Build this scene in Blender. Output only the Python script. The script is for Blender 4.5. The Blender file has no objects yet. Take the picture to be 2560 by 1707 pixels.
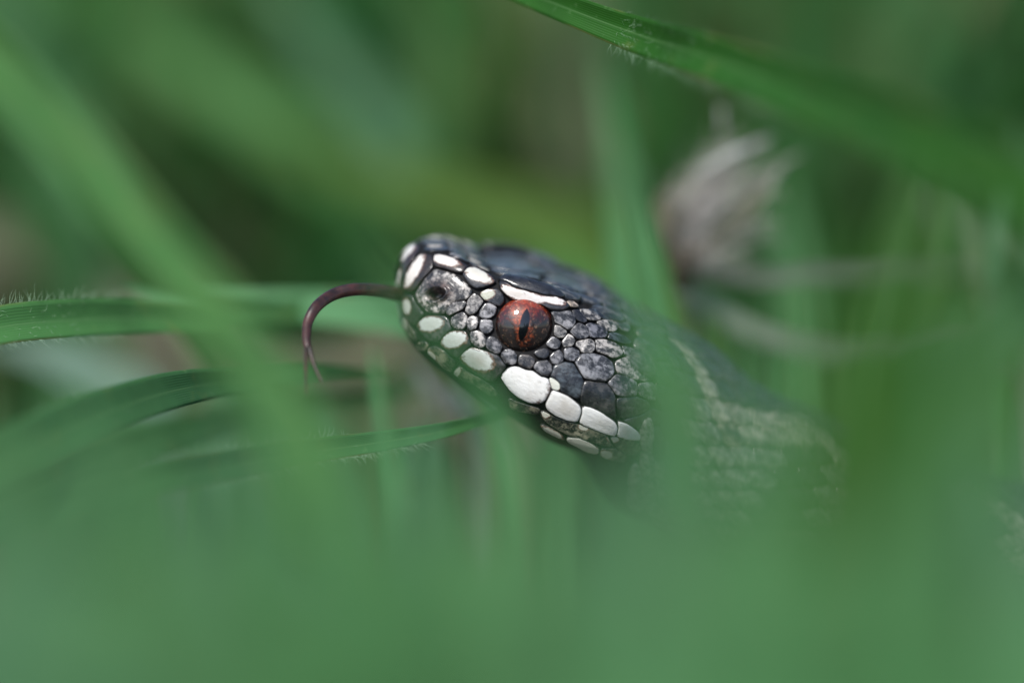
import bpy, math, random
import numpy as np
from mathutils import Vector
from mathutils.bvhtree import BVHTree
random.seed(7); rng = np.random.default_rng(7)
R = math.radians
MM = 0.001
scene = bpy.context.scene
col = scene.collection

# ------------------------------------------------------------------ camera (all positions below are in millimetres)
FOC = 172.0                        # focus distance, mm
WID = 62.0                         # width of the field at the focus distance, mm
PITCH = R(10)
CX = np.array([1.0, 0, 0]); CF = np.array([0, math.cos(PITCH), -math.sin(PITCH)]); CU = np.array([0, math.sin(PITCH), math.cos(PITCH)])
FPT = np.array([0.0, 0.0, 42.0])   # point in the focal plane at the picture centre
CAM = FPT - CF * FOC
cam_d = bpy.data.cameras.new('camera'); cam = bpy.data.objects.new('camera', cam_d); col.objects.link(cam)
cam.location = Vector(CAM * MM); cam.rotation_euler = (R(90) - PITCH, 0, 0)
cam_d.sensor_width = 36; cam_d.lens = 36 * FOC / WID
cam_d.clip_start = 0.005; cam_d.clip_end = 300
cam_d.dof.use_dof = True; cam_d.dof.focus_distance = (FOC - .1) * MM; cam_d.dof.aperture_fstop = cam_d.lens / 15.0
scene.camera = cam
KPX = WID / FOC / 2560.0
def P(px, py, d):                  # photo pixel + distance along the view axis -> point
    return CAM + CF * d + CX * ((px - 1280) * KPX * d) + CU * ((853.5 - py) * KPX * d)
def pix(p):
    v = np.asarray(p) - CAM; d = v @ CF
    return (v @ CX) / (KPX * d) + 1280, 853.5 - (v @ CU) / (KPX * d), d

# ------------------------------------------------------------------ world, sun, exposure
SUN_EL, SUN_AZ = R(52), R(208)     # azimuth clockwise from +Y: from behind the camera, a little to the left
w = bpy.data.worlds.new('World'); scene.world = w; w.use_nodes = True
nt = w.node_tree
sky = nt.nodes.new('ShaderNodeTexSky'); sky.sky_type = 'NISHITA'; sky.sun_disc = False
sky.sun_elevation = SUN_EL; sky.sun_rotation = SUN_AZ
nt.links.new(sky.outputs[0], nt.nodes['Background'].inputs[0]); nt.nodes['Background'].inputs[1].default_value = 0.06
sd = bpy.data.lights.new('sun', 'SUN'); sd.energy = 1.5; sd.angle = R(14); sd.color = (1, .97, .92)
so = bpy.data.objects.new('sun', sd); col.objects.link(so)
sdir = Vector((math.sin(SUN_AZ) * math.cos(SUN_EL), math.cos(SUN_AZ) * math.cos(SUN_EL), math.sin(SUN_EL)))
so.rotation_euler = sdir.to_track_quat('Z', 'Y').to_euler(); so.location = sdir * 2
scene.view_settings.view_transform = 'Standard'; scene.view_settings.look = 'None'
scene.view_settings.exposure = 1.5; scene.view_settings.gamma = 1
scene.render.engine = 'CYCLES'
scene.cycles.use_denoising = True
try: scene.cycles.denoiser = 'OPENIMAGEDENOISE'
except Exception: pass
scene.cycles.use_adaptive_sampling = False
scene.cycles.max_bounces = 8
scene.cycles.sample_clamp_indirect = 4

# ------------------------------------------------------------------ helpers
def mesh(name, verts, faces, mat, parent=None, origin=None, attrs=None, color=None, smooth=True):
    """verts in mm (world); the object's origin is that of its parent, or `origin`"""
    v = np.asarray(verts, float)
    if parent is not None: o0 = np.array(parent['o'][:])
    else: o0 = np.zeros(3) if origin is None else np.asarray(origin, float)
    me = bpy.data.meshes.new(name)
    me.from_pydata(((v - o0) * MM).tolist(), [], faces)
    if smooth: me.polygons.foreach_set('use_smooth', [True] * len(me.polygons))
    for k, a in (attrs or {}).items():
        a = np.asarray(a, float)
        if a.ndim == 1:
            at = me.attributes.new(k, 'FLOAT', 'POINT'); at.data.foreach_set('value', a)
        else:
            at = me.attributes.new(k, 'FLOAT_COLOR', 'POINT')
            at.data.foreach_set('color', np.c_[a, np.ones(len(a))].ravel())
    me.materials.append(mat); me.update()
    ob = bpy.data.objects.new(name, me); col.objects.link(ob)
    ob['o'] = list(map(float, o0))
    if parent is not None: ob.parent = parent
    else: ob.location = o0 * MM
    if color is not None: ob.color = (*color, 1)
    return ob
def tag(o, label, cat, group=None, kind=None):
    o['label'] = label; o['category'] = cat
    if group: o['group'] = group
    if kind: o['kind'] = kind
    return o
def empty(name, loc):
    o = bpy.data.objects.new(name, None); col.objects.link(o); o.location = np.asarray(loc) * MM
    o['o'] = list(map(float, loc)); o.empty_display_size = .005
    return o

class NB:                          # tiny node-building helper
    def __init__(s, name):
        s.m = bpy.data.materials.new(name); s.m.use_nodes = True; s.t = s.m.node_tree
        s.b = s.t.nodes['Principled BSDF']; s.out = s.t.nodes['Material Output']
    def n(s, typ, **kw):
        nd = s.t.nodes.new(typ)
        for k, v in kw.items(): setattr(nd, k, v)
        return nd
    def l(s, a, b): s.t.links.new(a, b)
    def attr(s, name): return s.n('ShaderNodeAttribute', attribute_name=name)
    def noise(s, scale, detail=3, rough=.55, vec=None, dist=0):
        nd = s.n('ShaderNodeTexNoise'); nd.inputs['Scale'].default_value = scale
        nd.inputs['Detail'].default_value = detail; nd.inputs['Roughness'].default_value = rough; nd.inputs['Distortion'].default_value = dist
        s.l(vec if vec is not None else s.coord(), nd.inputs['Vector']); return nd.outputs['Fac']
    def coord(s):
        if not hasattr(s, '_c'): s._c = s.n('ShaderNodeTexCoord').outputs['Object']
        return s._c
    def ramp(s, fac, stops, interp='LINEAR'):
        nd = s.n('ShaderNodeValToRGB'); cr = nd.color_ramp; cr.interpolation = interp
        while len(cr.elements) < len(stops): cr.elements.new(.5)
        for e, (p, c) in zip(cr.elements, stops):
            e.position = p; e.color = (*c, 1) if not isinstance(c, (int, float)) else (c, c, c, 1)
        s.l(fac, nd.inputs[0]); return nd.outputs[0]
    def mix(s, fac, a, b, mode='MIX'):
        nd = s.n('ShaderNodeMix', data_type='RGBA', blend_type=mode)
        for sock, v in ((nd.inputs[0], fac), (nd.inputs[6], a), (nd.inputs[7], b)):
            if isinstance(v, (int, float)): sock.default_value = v
            elif isinstance(v, tuple): sock.default_value = (*v, 1)
            else: s.l(v, sock)
        return nd.outputs[2]
    def math(s, op, a, b=0.0, c=0.0):
        nd = s.n('ShaderNodeMath', operation=op)
        for sock, v in zip(nd.inputs, (a, b, c)):
            if isinstance(v, (int, float)): sock.default_value = v
            else: s.l(v, sock)
        return nd.outputs[0]
    def bump(s, h, strength, dist):
        nd = s.n('ShaderNodeBump'); nd.inputs['Strength'].default_value = strength; nd.inputs['Distance'].default_value = dist
        s.l(h, nd.inputs['Height']); s.l(nd.outputs[0], s.b.inputs['Normal']); return nd.outputs[0]
    def set(s, **kw):
        for k, v in kw.items():
            sock = s.b.inputs[k.replace('_', ' ')]
            if isinstance(v, tuple): sock.default_value = (*v, 1) if len(v) == 3 else v
            elif isinstance(v, (int, float)): sock.default_value = v
            else: s.l(v, sock)

# ------------------------------------------------------------------ the snake's head frame: forward, left, up
ANG, YAW, ELE = R(28), R(13), R(9)
fi = -math.cos(ANG) * CX + math.sin(ANG) * CU; w0 = math.sin(ANG) * CX + math.cos(ANG) * CU; tc = -CF
HF = math.cos(YAW) * fi + math.sin(YAW) * tc
l0 = math.cos(YAW) * tc - math.sin(YAW) * fi
HW = math.cos(ELE) * w0 + math.sin(ELE) * l0
HL = math.cos(ELE) * l0 - math.sin(ELE) * w0
HO = P(1250, 830, 178.2)

# ------------------------------------------------------------------ materials
def mat_scale():
    b = NB('snake_scale')
    edge = b.attr('edge').outputs['Fac']; pale = b.attr('pale').outputs['Fac']; spk = b.attr('speck').outputs['Fac']
    pcol = b.attr('palecol').outputs['Color']; bc = b.attr('basecol').outputs['Color']
    comb = b.n('ShaderNodeCombineXYZ')                       # coordinates along the head's own axes, stretched lengthwise
    for k_, (ax, sc_) in enumerate(((HF, .22), (HL, 1.0), (HW, 1.0))):
        d_ = b.n('ShaderNodeVectorMath', operation='DOT_PRODUCT'); b.l(b.coord(), d_.inputs[0]); d_.inputs[1].default_value = tuple(ax * sc_)
        b.l(d_.outputs['Value'], comb.inputs[k_])
    st = comb.outputs[0]
    fine = b.noise(5200, 5, .75); mid = b.noise(2200, 3, .6); big = b.noise(600, 3, .6); strk = b.noise(5200, 4, .7, vec=st); strk2 = b.noise(2300, 3, .6, vec=st)
    c = b.mix(1.0, bc, b.ramp(b.math('ADD', b.math('MULTIPLY', big, .6), b.math('MULTIPLY', mid, .4)), [(.36, .22), (.50, .85), (.62, 1.0)]), 'MULTIPLY')
    mott = b.attr('mott').outputs['Fac']
    c = b.mix(b.math('MULTIPLY', mott, b.ramp(b.math('ADD', b.math('MULTIPLY', mid, .5), b.math('MULTIPLY', strk2, .5)), [(.49, 0.0), (.56, 1.0)])), c, pcol)
    c = b.mix(b.ramp(strk, [(.42, .75), (.54, 0.0)]), c, b.mix(.8, c, (.01, .01, .012)))
    sp = b.math('MULTIPLY', b.ramp(b.math('ADD', b.math('MULTIPLY', fine, .6), b.math('MULTIPLY', mid, .4)), [(.46, 1.0), (.525, 0.0)]), spk)
    c = b.mix(sp, c, b.mix(.95, c, (.008, .008, .010)))
    ls = b.math('MULTIPLY', b.ramp(b.math('ADD', b.math('MULTIPLY', mid, .5), b.math('MULTIPLY', strk2, .5)), [(.52, 0.0), (.60, .75)]), spk)
    c = b.mix(ls, c, b.mix(1.0, b.mix(1.0, bc, (1.0, .96, .92), 'MULTIPLY'), bc, 'ADD'))
    # pale blotch with an uneven border and a rusty rim
    pv = b.math('ADD', pale, b.math('ADD', b.math('MULTIPLY', b.math('SUBTRACT', mid, .5), .32), b.math('MULTIPLY', b.math('SUBTRACT', fine, .5), .30)))
    rim = b.ramp(pv, [(.40, 0.0), (.47, .75), (.56, 0.0)])
    pc2 = b.mix(b.ramp(b.math('ADD', b.math('MULTIPLY', fine, .5), b.math('MULTIPLY', strk, .5)), [(.37, .7), (.45, 0.0)]), pcol, b.mix(.7, pcol, (.05, .035, .03)))
    pc2 = b.mix(b.ramp(pale, [(.5, 1.0), (.85, 0.0)]), b.mix(b.ramp(big, [(.38, .5), (.60, 0.0)]), pcol, (.46, .41, .33)), pc2)
    c = b.mix(b.ramp(pv, [(.44, 0.0), (.58, 1.0)]), c, pc2)
    c = b.mix(rim, c, (.15, .06, .03))
    c = b.mix(b.ramp(edge, [(.92, 0.0), (.98, .95)]), c, (.010, .010, .011))
    b.set(Base_Color=c, Roughness=b.ramp(fine, [(.3, .22), (.7, .45)]), Specular_IOR_Level=.3)
    b.set(Coat_Weight=.7, Coat_Roughness=.16)
    b.bump(b.math('ADD', b.math('MULTIPLY', fine, .6), b.math('MULTIPLY', strk, .7)), .7, .00008)
    return b.m
def mat_skin():
    b = NB('snake_skin')
    c = b.ramp(b.noise(1500), [(.3, (.006, .006, .007)), (.7, (.014, .013, .013))])
    b.set(Base_Color=c, Roughness=.75, Specular_IOR_Level=.2); b.bump(b.noise(5000), .5, .00005); return b.m
def mat_iris():
    b = NB('eye_iris')
    up = b.attr('up').outputs['Fac']; pd = b.attr('pupil').outputs['Fac']
    fine = b.noise(4200, 4, .8); mid = b.noise(2400, 3, .6)
    base = b.ramp(b.math('ADD', up, b.math('MULTIPLY', b.math('SUBTRACT', mid, .5), .4)),
                  [(.35, (.006, .003, .002)), (.60, (.022, .005, .003)), (.74, (.13, .013, .006)), (.94, (.34, .042, .012))])
    ring = b.math('ADD', pd, b.math('MULTIPLY', b.math('SUBTRACT', fine, .5), .35))
    c = b.mix(b.math('MULTIPLY', b.ramp(ring, [(.03, .95), (.20, 0.0)]), b.ramp(up, [(.15, .25), (.6, 1.0)])), base, (.52, .10, .028))
    fl = b.ramp(fine, [(.565, 0.0), (.60, 1.0)])
    c = b.mix(b.math('MULTIPLY', fl, b.ramp(up, [(.1, .75), (.6, .45)])), c, (.52, .28, .17))
    dk = b.ramp(b.noise(3600, 4, .8), [(.50, 1.0), (.54, 0.0)])
    c = b.mix(b.math('MULTIPLY', dk, b.ramp(up, [(.4, .97), (.9, .5)])), c, (.006, .004, .004))
    b.set(Base_Color=c, Roughness=.45, Metallic=0.0, Coat_Weight=1.0, Coat_Roughness=.015, Coat_IOR=1.5)
    nb = b.n('ShaderNodeBump'); nb.inputs['Strength'].default_value = .7; nb.inputs['Distance'].default_value = .00004
    b.l(fine, nb.inputs['Height']); b.l(nb.outputs[0], b.b.inputs['Normal'])
    return b.m
def mat_plain(name, c, rough=.4, **kw):
    b = NB(name); b.set(Base_Color=c, Roughness=rough, **kw); return b.m
def mat_tongue():
    b = NB('tongue'); n = b.noise(1800)
    b.set(Base_Color=b.ramp(n, [(.3, (.014, .007, .006)), (.7, (.065, .020, .015))]), Roughness=.42, Coat_Weight=.2, Coat_Roughness=.2)
    b.bump(b.noise(6000), .3, .00004); return b.m
def mat_blade(name='grass_leaf', use_attr=False, trans=.35):
    b = NB(name)
    if use_attr: bc = b.attr('tint').outputs['Color']
    else: bc = b.n('ShaderNodeObjectInfo').outputs['Color']
    ac = b.attr('across').outputs['Fac']
    n = b.noise(180, 3); n2 = b.noise(1500, 3)
    c = b.mix(b.ramp(n, [(.3, .72), (.7, 1.25)]), (0, 0, 0), bc)
    vein = b.math('SINE', b.math('MULTIPLY', ac, 46.0))
    c = b.mix(b.math('MULTIPLY', b.ramp(vein, [(.5, 0.0), (1.0, .16)]), 1.0), c, b.mix(.5, bc, (.30, .45, .28)))
    c = b.mix(b.ramp(b.math('ABSOLUTE', ac), [(.02, .3), (.10, 0.0)]), c, (.17, .34, .13))
    c = b.mix(b.ramp(n2, [(.62, 0.0), (.75, .2)]), c, (.26, .42, .2))
    c = b.mix(b.ramp(b.noise(330, 4, .65), [(.58, 0.0), (.70, .5)]), c, b.mix(.6, bc, (.22, .24, .07)))
    c = b.mix(b.math('MULTIPLY', b.ramp(b.math('ABSOLUTE', ac), [(.86, 0.0), (.98, 1.0)]), b.ramp(n, [(.48, 0.0), (.6, .7)])), c, (.20, .17, .07))
    b.set(Base_Color=c, Roughness=.55, Specular_IOR_Level=.18)
    bn = b.bump(b.math('ADD', b.math('MULTIPLY', vein, .5), n2), .25, .00004)
    tr = b.n('ShaderNodeBsdfTranslucent'); b.l(b.mix(1.0, c, (1.0, 1.25, .55), 'MULTIPLY'), tr.inputs[0])
    mx = b.n('ShaderNodeMixShader'); mx.inputs[0].default_value = trans
    b.l(b.b.outputs[0], mx.inputs[1]); b.l(tr.outputs[0], mx.inputs[2]); b.l(mx.outputs[0], b.out.inputs[0])
    return b.m
def mat_soil():
    b = NB('soil_litter')
    n = b.noise(60, 5); n2 = b.noise(400, 4)
    c = b.ramp(n, [(.35, (.045, .036, .03)), (.5, (.11, .085, .07)), (.65, (.20, .16, .14))])
    c = b.mix(b.ramp(n2, [(.5, 0.0), (.7, .6)]), c, (.06, .085, .035))
    b.set(Base_Color=c, Roughness=.9); b.bump(b.math('ADD', n, n2), .8, .002); return b.m
M_SCALE, M_SKIN, M_IRIS, M_TONGUE = mat_scale(), mat_skin(), mat_iris(), mat_tongue()
M_PUPIL = mat_plain('pupil_black', (.004, .004, .006), .2, Coat_Weight=1.0, Coat_Roughness=.02)
M_HAIR = mat_plain('leaf_hair', (.30, .46, .28), .6)
M_BLADE, M_TURF, M_SOIL = mat_blade(), mat_blade('turf_leaf', True), mat_soil()
M_DRY = mat_blade('dry_leaf', False, .25)
M_FLUFF = mat_plain('dry_down', (.5, .47, .42), .7)

# ------------------------------------------------------------------ ground
def ground():
    xs = np.r_[-60000, -8000, -1500, np.linspace(-600, 600, 61), 1500, 8000, 60000]
    ys = np.r_[-60000, -8000, -1500, np.linspace(-400, 1000, 71), 1800, 8000, 60000]
    X, Y = np.meshgrid(xs, ys)
    near = (np.abs(X) < 650) & (Y > -450) & (Y < 1050)
    Z = np.where(near, -rng.uniform(0, 4, X.shape), -2.0)
    nx = len(xs)
    f = [(j * nx + i, j * nx + i + 1, (j + 1) * nx + i + 1, (j + 1) * nx + i) for j in range(len(ys) - 1) for i in range(nx - 1)]
    o = mesh('ground', np.c_[X.ravel(), Y.ravel(), Z.ravel()], f, M_SOIL)
    o['label'] = 'bare brown soil and leaf litter under the grass'; o['kind'] = 'structure'
ground()

# ------------------------------------------------------------------ snake: head frame
def to_head(p): v = np.asarray(p) - HO; return np.array([v @ HF, v @ HL, v @ HW])
def from_head(q): q = np.asarray(q, float); return HO + q[..., 0:1] * HF + q[..., 1:2] * HL + q[..., 2:3] * HW if q.ndim > 1 else HO + q[0] * HF + q[1] * HL + q[2] * HW
def at_h(px, py, h):               # where the pixel's line of sight meets the plane h mm to the side of the head's midline
    r = P(px, py, 1.0) - CAM
    t = ((HO - CAM) @ HL + h) / (r @ HL)
    return to_head(CAM + r * t)
# stations: ridge, upper side, lip, mouth line, lower jaw as (x, y, half width); crown rise; chin drop
ST = [
 [(1070,637,2.0),(1040,690,2.5),(1022,735,2.5),(1014,778,2.2),(1016,806,1.7), .25, .2],
 [(1131,650,3.2),(1102,705,3.8),(1066,772,3.9),(1042,826,3.5),(1034,852,2.7), .25, .4],
 [(1190,678,4.1),(1163,728,4.7),(1118,815,5.0),(1090,870,4.7),(1076,896,3.7), .1, .7],
 [(1252,704,4.8),(1222,770,5.5),(1180,848,6.1),(1150,908,5.7),(1133,938,4.6), .05, .9],
 [(1345,722,5.4),(1310,800,6.0),(1262,890,6.9),(1228,957,6.6),(1208,990,5.5), .1, 1.1],
 [(1440,768,5.7),(1400,850,6.8),(1352,945,7.7),(1322,1006,7.5),(1297,1046,6.3), .4, 1.3],
 [(1535,815,5.6),(1500,890,7.2),(1465,985,8.2),(1432,1050,8.0),(1404,1108,6.8), .7, 1.4],
 [(1640,880,5.2),(1605,945,7.0),(1570,1035,8.0),(1545,1095,7.8),(1510,1160,6.4), .8, 1.4],
]
rings = []
for s in ST:
    q = [at_h(*p) for p in s[:5]]
    R2, R6 = q[0], q[4]
    top = np.array([R2[0], 0, R2[2] + s[5]]); r1 = np.array([R2[0], R2[1] * .55, R2[2] + s[5] * .8])
    bot = np.array([R6[0], 0, R6[2] - s[6]])
    rings.append([top, r1, *q, bot])
rings = [np.array(r) for r in rings]
nose = np.array([at_h(x, y, 0) for x, y in ((1040,610),(1020,624),(1003,648),(992,688),(996,716),(1002,742),(1008,788),(1022,822))])
n2 = nose * .74 + rings[0] * .26; n2[:, 1] = rings[0][:, 1] * .66; n2[0, 1] = n2[7, 1] = 0
rings = [nose, n2] + rings
def circ(c, r, F, L, W, sq=1.0):   # ring of 8 near-side points from top to bottom, in world
    a = np.radians([0, 28, 55, 85, 115, 140, 160, 180])
    return np.array([c + L * r * math.sin(t) + W * r * sq * math.cos(t) for t in a])
full = []                          # full rings in world: 14 points
for r in rings:
    m = r[6:0:-1].copy(); m[:, 1] *= -1
    full.append(from_head(np.r_[r, m]))
def full_circ(c, r, F, L, W):
    n = circ(c, r, F, L, W); v = n[6:0:-1] - c
    return np.r_[n, c + v - 2 * np.outer(v @ L, L)]
NECK = [(1652,1075,5.9),(1800,1172,5.5),(1990,1262,5.9),(2230,1390,6.6)]
cs = []
for x, y, r in NECK:
    c = from_head(at_h(x, y, 0)); cs.append(c); full.append(full_circ(c, r, HF, HL, HW))
last = cs[-1].astype(float)
path = [last + (38 - last[0]) * np.array([1, .25, -.42]), np.array([62, last[1] + 14, 9.5]), np.array([92, last[1] + 28, 9]), np.array([118, 75, 9]),
        np.array([150, 105, 8.5]), np.array([195, 118, 7.5]), np.array([240, 105, 6]), np.array([275, 90, 4]), np.array([300, 92, 2]), np.array([315, 98, .6])]
rad = [7.4, 8.4, 8.8, 8.8, 8.4, 7.4, 5.8, 3.9, 1.9, .5]
pp = [last] + path
for i, (c, r) in enumerate(zip(path, rad)):
    T = (pp[min(i + 2, len(pp) - 1)] - pp[i]).astype(float); T /= np.linalg.norm(T)
    F = -T; t = min(1, (i + 1) / 3.0)
    up = HW * (1 - t) + np.array([0, 0, 1.0]) * t
    L = np.cross(up, F); L /= np.linalg.norm(L); W = np.cross(F, L)
    full.append(full_circ(c, r, F, L, W))
G = np.array(full)                 # stations x 14 x 3
NS = len(G)
def cr(t): return np.stack([-.5*t**3 + t**2 - .5*t, 1.5*t**3 - 2.5*t**2 + 1, -1.5*t**3 + 2*t**2 + .5*t, .5*t**3 - .5*t**2], -1)
def S(u, v):                       # surface point(s)
    u = np.atleast_1d(np.asarray(u, float)); v = np.atleast_1d(np.asarray(v, float))
    u, v = np.broadcast_arrays(u, v)
    i = np.clip(np.floor(u).astype(int), 0, NS - 2); wu = cr(u - i)
    j = np.floor(v).astype(int); wv = cr(v - j)
    out = np.zeros(u.shape + (3,))
    for a in range(4):
        ia = np.clip(i + a - 1, 0, NS - 1)
        for b in range(4):
            out += (wu[..., a] * wv[..., b])[..., None] * G[ia, (j + b - 1) % 14]
    return out
us = np.r_[np.linspace(0, 1, 9)[:-1] ** 1.6, np.linspace(1, NS - 1, (NS - 2) * 8 + 1)]; vs = np.linspace(0, 14, 85)[:-1]
U, V = np.meshgrid(us, vs, indexing='ij'); SV = S(U, V)
nu, nv = U.shape
faces = [(i * nv + j, i * nv + (j + 1) % nv, (i + 1) * nv + (j + 1) % nv, (i + 1) * nv + j) for i in range(nu - 1) for j in range(nv)]
bvh = BVHTree.FromPolygons([Vector(p) for p in SV.reshape(-1, 3)], faces)
# orientation of the surface normals: outwards
def hit_px(px, py, dref=172.0):
    d = Vector(P(px, py, 1.0) - CAM).normalized()
    loc, nrm, idx, dist = bvh.ray_cast(Vector(CAM), d)
    if loc is None:
        loc, nrm, idx, dist = bvh.find_nearest(Vector(P(px, py, dref)))
        nrm = nrm if nrm.dot(loc - Vector(SV[us.searchsorted(us[min(idx // nv, nu - 1)])].mean(0))) > 0 else -nrm
        return np.array(loc), np.array(nrm), False
    if nrm.dot(d) > 0: nrm = -nrm
    return np.array(loc), np.array(nrm), True
snake = empty('adder_snake', (0, 6, 0))
tag(snake, 'grey and black snake with red eye raising its head through the grass', 'snake')
# skin: slightly inside the scales, sunk at the nostril
nostril_c = hit_px(1095, 735)[0]
Cmid = SV.mean(1, keepdims=True)
vin = SV - Cmid; ln = np.linalg.norm(vin, axis=2, keepdims=True) + 1e-6
skin = (SV - vin / ln * np.minimum(.10, ln * .2)).reshape(-1, 3)
for c in (nostril_c, from_head(to_head(nostril_c) * np.array([1, -1, 1]))):
    dd = np.linalg.norm(skin - c, axis=1); inw = Cmid.repeat(nv, 1).reshape(-1, 3) - skin
    inw /= np.linalg.norm(inw, axis=1)[:, None] + 1e-6
    skin += inw * (.9 * np.exp(-(dd / .55) ** 2))[:, None]
mesh('body', skin, faces, M_SKIN, snake)

# ------------------------------------------------------------------ traced head scales (crop coordinates -> photo pixels)
CROP = {1: (940, 560, 5.2275), 2: (1180, 640, 5.2275), 3: (1000, 760, 5.2275), 4: (1280, 860, 4.6125)}
def cp(k, pts): x0, y0, s = CROP[k]; return np.array([(x0 + x / s, y0 + y / s) for x, y in pts], float)
GREY, LGREY, DGREY, CHAR, SLATE = (.17,.165,.17), (.38,.355,.33), (.042,.041,.048), (.030,.032,.042), (.065,.08,.092)
WHITE, CREAM, TAN = (.84,.83,.79), (.72,.66,.60), (.36,.29,.23)
BROWN, MOTT = (.045,.025,.018), (.035,.036,.028)
traced = []                        # pixel polygons, for the body scale fill
far_v, far_f, far_a = [], [], {'edge': [], 'pale': [], 'speck': [], 'mott': [], 'palecol': [], 'basecol': []}
def chaikin(p, n=2):
    for k_ in (.88, .77)[:n]:
        q = np.roll(p, -1, 0); p = np.stack([p * k_ + q * (1 - k_), p * (1 - k_) + q * k_], 1).reshape(-1, 2)
    return p
def resample(p, n):
    q = np.r_[p, p[:1]]; s = np.r_[0, np.cumsum(np.linalg.norm(np.diff(q, axis=0), axis=1))]
    t = np.linspace(0, s[-1], n + 1)[:-1]
    return np.c_[np.interp(t, s, q[:, 0]), np.interp(t, s, q[:, 1])]
PROF = [(1.0, -.9), (1.0, .0), (.98, .55), (.945, .82), (.84, .94), (.64, .97), (.42, 1.0), (.20, 1.01)]
def ring_mesh(outline, centre, place, height, hfun=None):
    n = len(outline); v = []; e = []; pxs = []
    for s, h in PROF:
        for p in outline:
            q = centre + (p - centre) * s
            hh = height * h + (hfun(q, s) if hfun and h > 0 else 0)
            v.append(place(q, hh)); e.append(s); pxs.append(q)
    v.append(place(centre, height * 1.01 + (hfun(centre, 0) if hfun else 0))); e.append(0); pxs.append(centre)
    f = []
    for k in range(len(PROF) - 1):
        for i in range(n):
            j = (i + 1) % n
            f.append((k * n + i, k * n + j, (k + 1) * n + j, (k + 1) * n + i))
    b = (len(PROF) - 1) * n
    for i in range(n): f.append((b + i, b + (i + 1) % n, b + n))
    return np.array(v), f, np.array(e), np.array(pxs)
def keep_far(v, f, attrs):
    off = sum(len(a) for a in far_v)
    q = np.array([to_head(p) for p in v]); q[:, 1] *= -1
    far_v.append(from_head(q)); far_f.extend([tuple(i + off for i in reversed(t)) for t in f])
    for k in far_a: far_a[k].append(attrs[k])
def scale(name, k, pts, base=GREY, height=.20, speck=.8, pale=None, palecol=WHITE, gap=-1.0, centre=None, hfun=None, mirror=True, n=36, pk=1.12, basefun=None):
    poly = cp(k, pts); traced.append(poly)
    height *= .78
    out = resample(chaikin(poly), n)
    area = .5 * np.sum(out[:, 0] * np.roll(out[:, 1], -1) - np.roll(out[:, 0], -1) * out[:, 1])
    t = np.roll(out, -1, 0) - np.roll(out, 1, 0); t /= np.linalg.norm(t, axis=1)[:, None] + 1e-9
    nrm = np.c_[t[:, 1], -t[:, 0]] * np.sign(area)
    out = out - nrm * gap
    c = out.mean(0) if centre is None else cp(k, [centre])[0]
    dref = hit_px(*c)[0]; dref = pix(dref)[2]
    def place(q, h):
        loc, nr, ok = hit_px(q[0], q[1], dref); return loc + nr * h
    v, f, e, px_ = ring_mesh(out, c, place, height, hfun)
    if pale is None: pv = np.zeros(len(v))
    elif pale == 'all': pv = np.ones(len(v))
    else:                          # ellipses in crop coordinates: cx, cy, rx, ry, angle
        pv = np.zeros(len(v))
        x0, y0, s = CROP[k]; q = (px_ - [x0, y0]) * s
        for cx, cy, rx, ry, an in pale:
            dx, dy = q[:, 0] - cx, q[:, 1] - cy; ca, sa = math.cos(R(an)), math.sin(R(an))
            r = np.hypot((dx * ca + dy * sa) / (rx * pk), (-dx * sa + dy * ca) / (ry * pk))
            pv = np.maximum(pv, np.clip(1 - .5 * r, 0, 1))
    N = len(v); mo = np.zeros(N)
    at = {'edge': e, 'pale': pv, 'mott': mo, 'speck': np.full(N, speck), 'palecol': np.tile(palecol, (N, 1)), 'basecol': np.tile(np.array(base) * rng.uniform(.62, 1.32), (N, 1))}
    if basefun: at['basecol'] = np.array([basefun(q) for q in px_])
    ob = mesh(name, v, f, M_SCALE, snake, attrs=at)
    if mirror: keep_far(v, f, at)
    return ob

# snout
o = scale('rostral_scale', 1, [(540,268),(572,330),(500,462),(400,590),(360,735),(345,880),(300,868),(265,770),(212,650),(232,530),(300,420),(400,330),(480,285)],
      BROWN, .14, .3, [(370,420,225,48,136),(308,730,150,22,100)], (.70,.67,.62), gap=-.5, mirror=True, pk=1.0)
o['label'] = 'glossy cream and dark brown plate at the tip of the snout'
scale('prenasal_scale', 1, [(590,405),(700,405),(748,428),(758,565),(680,660),(600,745),(530,850),(482,900),(372,890),(380,780),(405,660),(465,555),(535,475)],
      BROWN, .2, .3, [(520,615,240,68,119)], CREAM, pk=1.0)
NC = np.array([1091, 737.])
def nostril(q, s):
    dx, dy = (q[0] - NC[0]), (q[1] - NC[1]); a = R(-15)
    r = math.hypot((dx * math.cos(a) + dy * math.sin(a)) / 19, (-dx * math.sin(a) + dy * math.cos(a)) / 11)
    return -.7 * math.exp(-(r ** 4)) + .14 * math.exp(-((r - 1.5) / .35) ** 2) + .09 * math.sin(r * 8 + dx * .05) * math.exp(-((r - 1.6) / .8) ** 2)
def nas(q):                        # grey rim, brown round the nostril
    r_ = math.hypot((q[0] - 1100) / 62, (q[1] - 728) / 46); t = min(1, max(0, (r_ - .45) / .45))
    return np.array((.06, .04, .034)) * (1 - t) + np.array((.42, .39, .36)) * t
PROF_S = PROF; PROF = [(1.0,-.8),(1.0,.02),(.965,.42),(.90,.66),(.8,.84),(.7,.93),(.6,.97),(.5,1),(.42,1),(.36,1),(.3,1),(.25,1),(.2,1),(.15,1),(.1,1),(.05,1)]
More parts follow.
